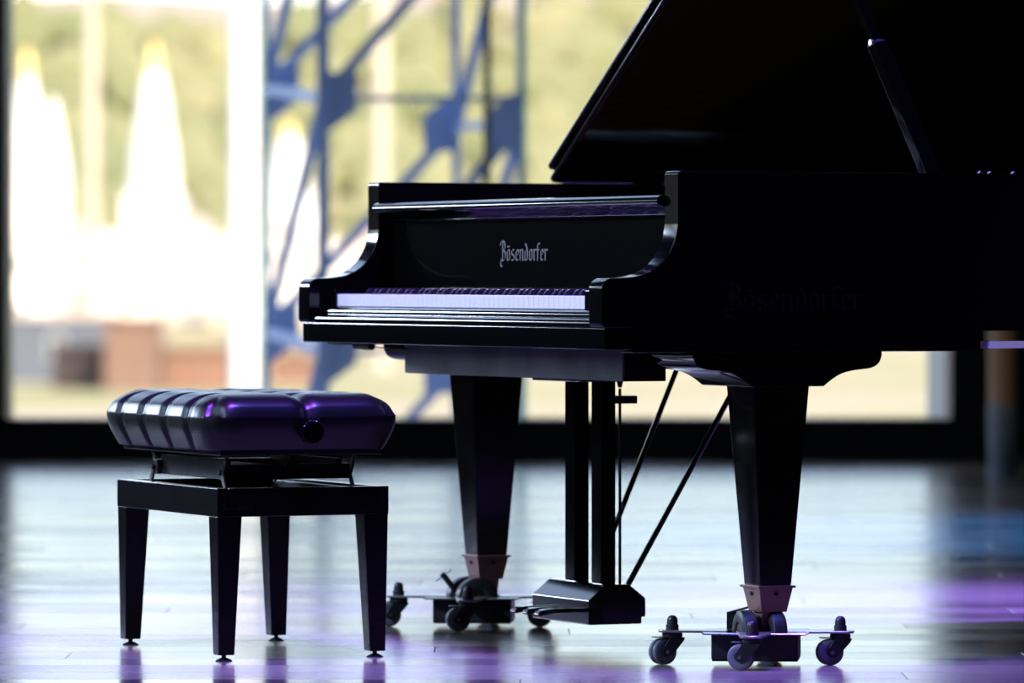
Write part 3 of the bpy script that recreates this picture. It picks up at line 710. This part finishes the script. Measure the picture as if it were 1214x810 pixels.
for k in KS:
    for nm, s in (('A', 1), ('B', -1), ('C', 1), ('D', -1)):
        c = node(nm, k); ww, hh = .155, .15
        pts = [(0, -hh), (s * ww * .25, -hh * .95), (s * ww, -hh * .35), (s * ww, hh * .72), (s * ww * .9, hh * .8), (0, hh * .8)]
        if nm in 'BD': pts = [(a, -b) for a, b in pts]
        bm = bmesh.new(); add_poly_prism(bm, [(c.x + a, c.z + b) for a, b in pts], 1, c.y - .008, c.y + .008); add_to_mast('gusset', bm)
    for a, b, wd in (('A', 'B', .026), ('A', 'C', .045), ('B', 'D', .035)):
        bm = bmesh.new(); add_bar(bm, node(a, k), node(b, k) if (a, b) != ('A', 'B') else Vector((node(b, k).x, YA, node(a, k).z)), wd, wd); add_to_mast('strut', bm)
    for a, b in (('A', 'B'), ('C', 'D'), ('D', 'B'), ('C', 'A')):
        if k + 1 in KS:
            bm = bmesh.new(); add_bar(bm, node(a, k), node(b, k + 1), .052, .03, (0, 1, 0)); add_to_mast('diagonal', bm)
# pale poles
def pole(x, Y, wpx, label, m='cream_paint', ht=14.):
    p = px(x, 0, Y); r = wpx * Y / F / 2
    bm = bmesh.new(); add_lathe(bm, [(0, 0), (r * 1.7, 0), (r * 1.7, .25), (r * 1.05, .4), (r, 3), (r * .92, ht), (r * 1.2, ht + .05), (r * 1.2, ht + .2), (0, ht + .3)], 20)
    o = finish('pole', bm, m); o.location = (p.x, Y, ZG); tag(o, label, 'pole')
pole(291, 48, 36, 'thick white pole outside, just left of the lattice mast', m='white_paint')
pole(109, 336, 15, 'slim cream mast between the two white spires', ht=27.)
pole(452, 340, 18, 'pale mast seen through the middle of the steel lattice', ht=27.)
# ground and hill
bm = bmesh.new(); nx, ny = 40, 60
def gz(x, y): return ZG + max(0, (y - 330)) * .012 + (0 if y < 560 else 0)
vs_ = [[bm.verts.new((-400 + 800 * i / nx, 62 + 600 * j / ny, gz(0, 62 + 600 * j / ny))) for j in range(ny + 1)] for i in range(nx + 1)]
for i in range(nx):
    for j in range(ny): bm.faces.new((vs_[i][j], vs_[i + 1][j], vs_[i + 1][j + 1], vs_[i][j + 1]))
finish('meadow', bm, 'grass', kind='structure')
bm = bmesh.new(); nx, ny = 60, 40
def hz(x, y):
    t = min(1, max(0, (y - 620) / 560)); t = t * t * (3 - 2 * t)
    return gz(0, min(y, 662)) - 1 + 62 * t + 4 * math.sin(x * .021 + y * .006) * t + 2.2 * math.sin(x * .07 + 1.3) * t
vs_ = [[bm.verts.new((-500 + 1000 * i / nx, 615 + 700 * j / ny, hz(-500 + 1000 * i / nx, 615 + 700 * j / ny))) for j in range(ny + 1)] for i in range(nx + 1)]
for i in range(nx):
    for j in range(ny): bm.faces.new((vs_[i][j], vs_[i + 1][j], vs_[i + 1][j + 1], vs_[i][j + 1]))
finish('hill', bm, 'hill', kind='structure')
# woods on the hill: countless crowns
def woods(name, label, n, ymin, ymax, m, seed):
    rnd = random.Random(seed); bm = bmesh.new()
    for _ in range(n):
        y = rnd.uniform(ymin, ymax); x = rnd.uniform(-.22, .22) * y; r = rnd.uniform(2.2, 5.2)
        mt = Matrix.Translation((x, y, hz(x, y) + r * .7)) @ Matrix.Diagonal((r, r, r * rnd.uniform(.8, 1.35), 1))
        g = bmesh.ops.create_icosphere(bm, subdivisions=1, radius=1, matrix=mt)
        for v in g['verts']: v.co += Vector((rnd.uniform(-.5, .5), rnd.uniform(-.5, .5), rnd.uniform(-.4, .4)))
    o = finish(name, bm, m, smooth=0); tag(o, label, 'woods', kind='stuff')
woods('woods', 'green wooded hillside beyond the town', 1700, 670, 1000, 'leaf', 3)
# town blocks
def house(name, x0, x1, ytop, Y, depth, wall, label, roof='gable', cat='building', windows=True, zb=None):
    a, b = px(x0, ytop, Y), px(x1, ytop, Y); zb = gz(0, Y) if zb is None else zb
    W, Ht = b.x - a.x, a.z - zb
    t = thing(name, label, cat, ((a.x + b.x) / 2, Y, zb)); hr = min(.35 * W, .28 * Ht) if roof == 'gable' else .25
    hw = Ht - hr
    box_obj('wall', -W / 2, W / 2, 0, depth, 0, hw, wall, t)
    bm = bmesh.new()
    if roof == 'gable': add_poly_prism(bm, [(-W * .54, hw), (0, Ht), (W * .54, hw)], 1, -.3, depth + .3)
    else: add_box(bm, -W * .52, W * .52, -.25, depth + .25, hw + .001, Ht)
    finish('roof', bm, 'roof' if windows else wall, t)
    if windows:
        n = max(1, int(W / 3.2)); m = max(1, int(hw / 3.4))
        for i in range(n):
            for j in range(m):
                cx = -W / 2 + W * (i + .5) / n; cz = hw * (j + .55) / m
                f = box_obj('window', cx - .42, cx + .42, -.06, .03, cz - .6, cz + .6, 'white_paint', t)
                box_obj('pane', cx - .36, cx + .36, -.075, -.055, cz - .53, cz + .53, 'dark_pane', f)
    return t
house('low_hall', 10, 124, 372, 306, 9, 'blue_wall', 'low blue-grey building at the left edge of the window', 'flat')
house('shed', 62, 122, 409, 288, 5, 'brown_wall', 'small brown shed in front of the blue-grey building', 'flat', windows=False)
house('kiosk', 124, 187, 376, 282, 5, 'peach_wall', 'tall peach kiosk right of the blue-grey building', 'flat', windows=False)
house('kiosk', 195, 272, 412, 286, 5, 'orange_wall', 'low terracotta kiosk beside the tall peach one', 'flat', windows=False)
house('house', 320, 372, 415, 300, 6, 'orange_wall', 'small terracotta house seen low through the lattice mast', 'gable', windows=False)
town = [(-12, 62, 285), (62, 118, 262), (118, 186, 272), (186, 250, 250), (250, 306, 276), (306, 352, 262), (352, 418, 282), (418, 476, 268), (476, 540, 285), (540, 600, 270), (600, 668, 290), (668, 740, 262)]
words_ = ['broad white', 'narrow cream', 'white gabled', 'tall white', 'plain cream', 'narrow white', 'wide cream', 'white', 'low cream', 'tall cream', 'low white', 'large cream']
for k, (a, b, yt) in enumerate(town):
    house('house', a, b, yt, 430 + (k * 37) % 60, 14, 'white_wall' if k % 3 != 1 else 'cream_wall',
          '%s town house, %s of the sunlit row below the hill' % (words_[k], ['first', 'second', 'third', 'fourth', 'fifth', 'sixth', 'seventh', 'eighth', 'ninth', 'tenth', 'eleventh', 'last'][k]), 'gable' if k % 2 else 'flat')['group'] = 'row of sunlit houses'
# white spired churches
def church(x, ytop, ybase, wpx, Y, label, turret=None):
    p = px(x, ytop, Y); s = Y / F; zb = gz(0, Y); r = wpx * s / 2; top = p.z - zb; b = px(x, ybase, Y).z - zb
    t = thing('church', label, 'church', (p.x, Y, zb), 0, 'white churches below the hill')
    box_obj('nave', -r * 1.15, r * 1.15, -r, r * 2.2, 0, b, 'white_paint', t, .1)
    h = top - b; tip = b + h * .80
    bm = bmesh.new(); add_lathe(bm, [(0, b), (r, b), (r * .96, b + h * .10), (r * .86, b + h * .28), (r * .60, b + h * .55), (r * .36, tip), (0, tip)], 16); finish('spire', bm, 'white_paint', t)
    bm = bmesh.new(); add_lathe(bm, [(0, tip), (r * .36, tip), (r * .34, tip + h * .05), (r * .20, tip + h * .13), (r * .05, top), (0, top)], 12); finish('gilt_tip', bm, 'gold', t)
    if turret:
        tx, tw, ty = turret; c = (tx - x) * s; r2 = tw * s / 2; h2 = px(x, ty, Y).z - zb
        bm = bmesh.new(); add_lathe(bm, [(0, 0), (r2, 0), (r2, h2 * .62), (r2 * .85, h2 * .72), (r2 * .45, h2 * .88), (r2 * .2, h2), (0, h2)], 14, Matrix.Translation((c, -r * .6, 0))); finish('side_turret', bm, 'white_paint', t)
church(183, 50, 232, 60, 620, 'white church spire with gilt tip, between the cream and the white pole')
church(32, 58, 232, 50, 612, 'white church with side turret near the left window pier', (63, 40, 118))
church(343, 140, 262, 62, 600, 'white church behind the left side of the lattice mast')
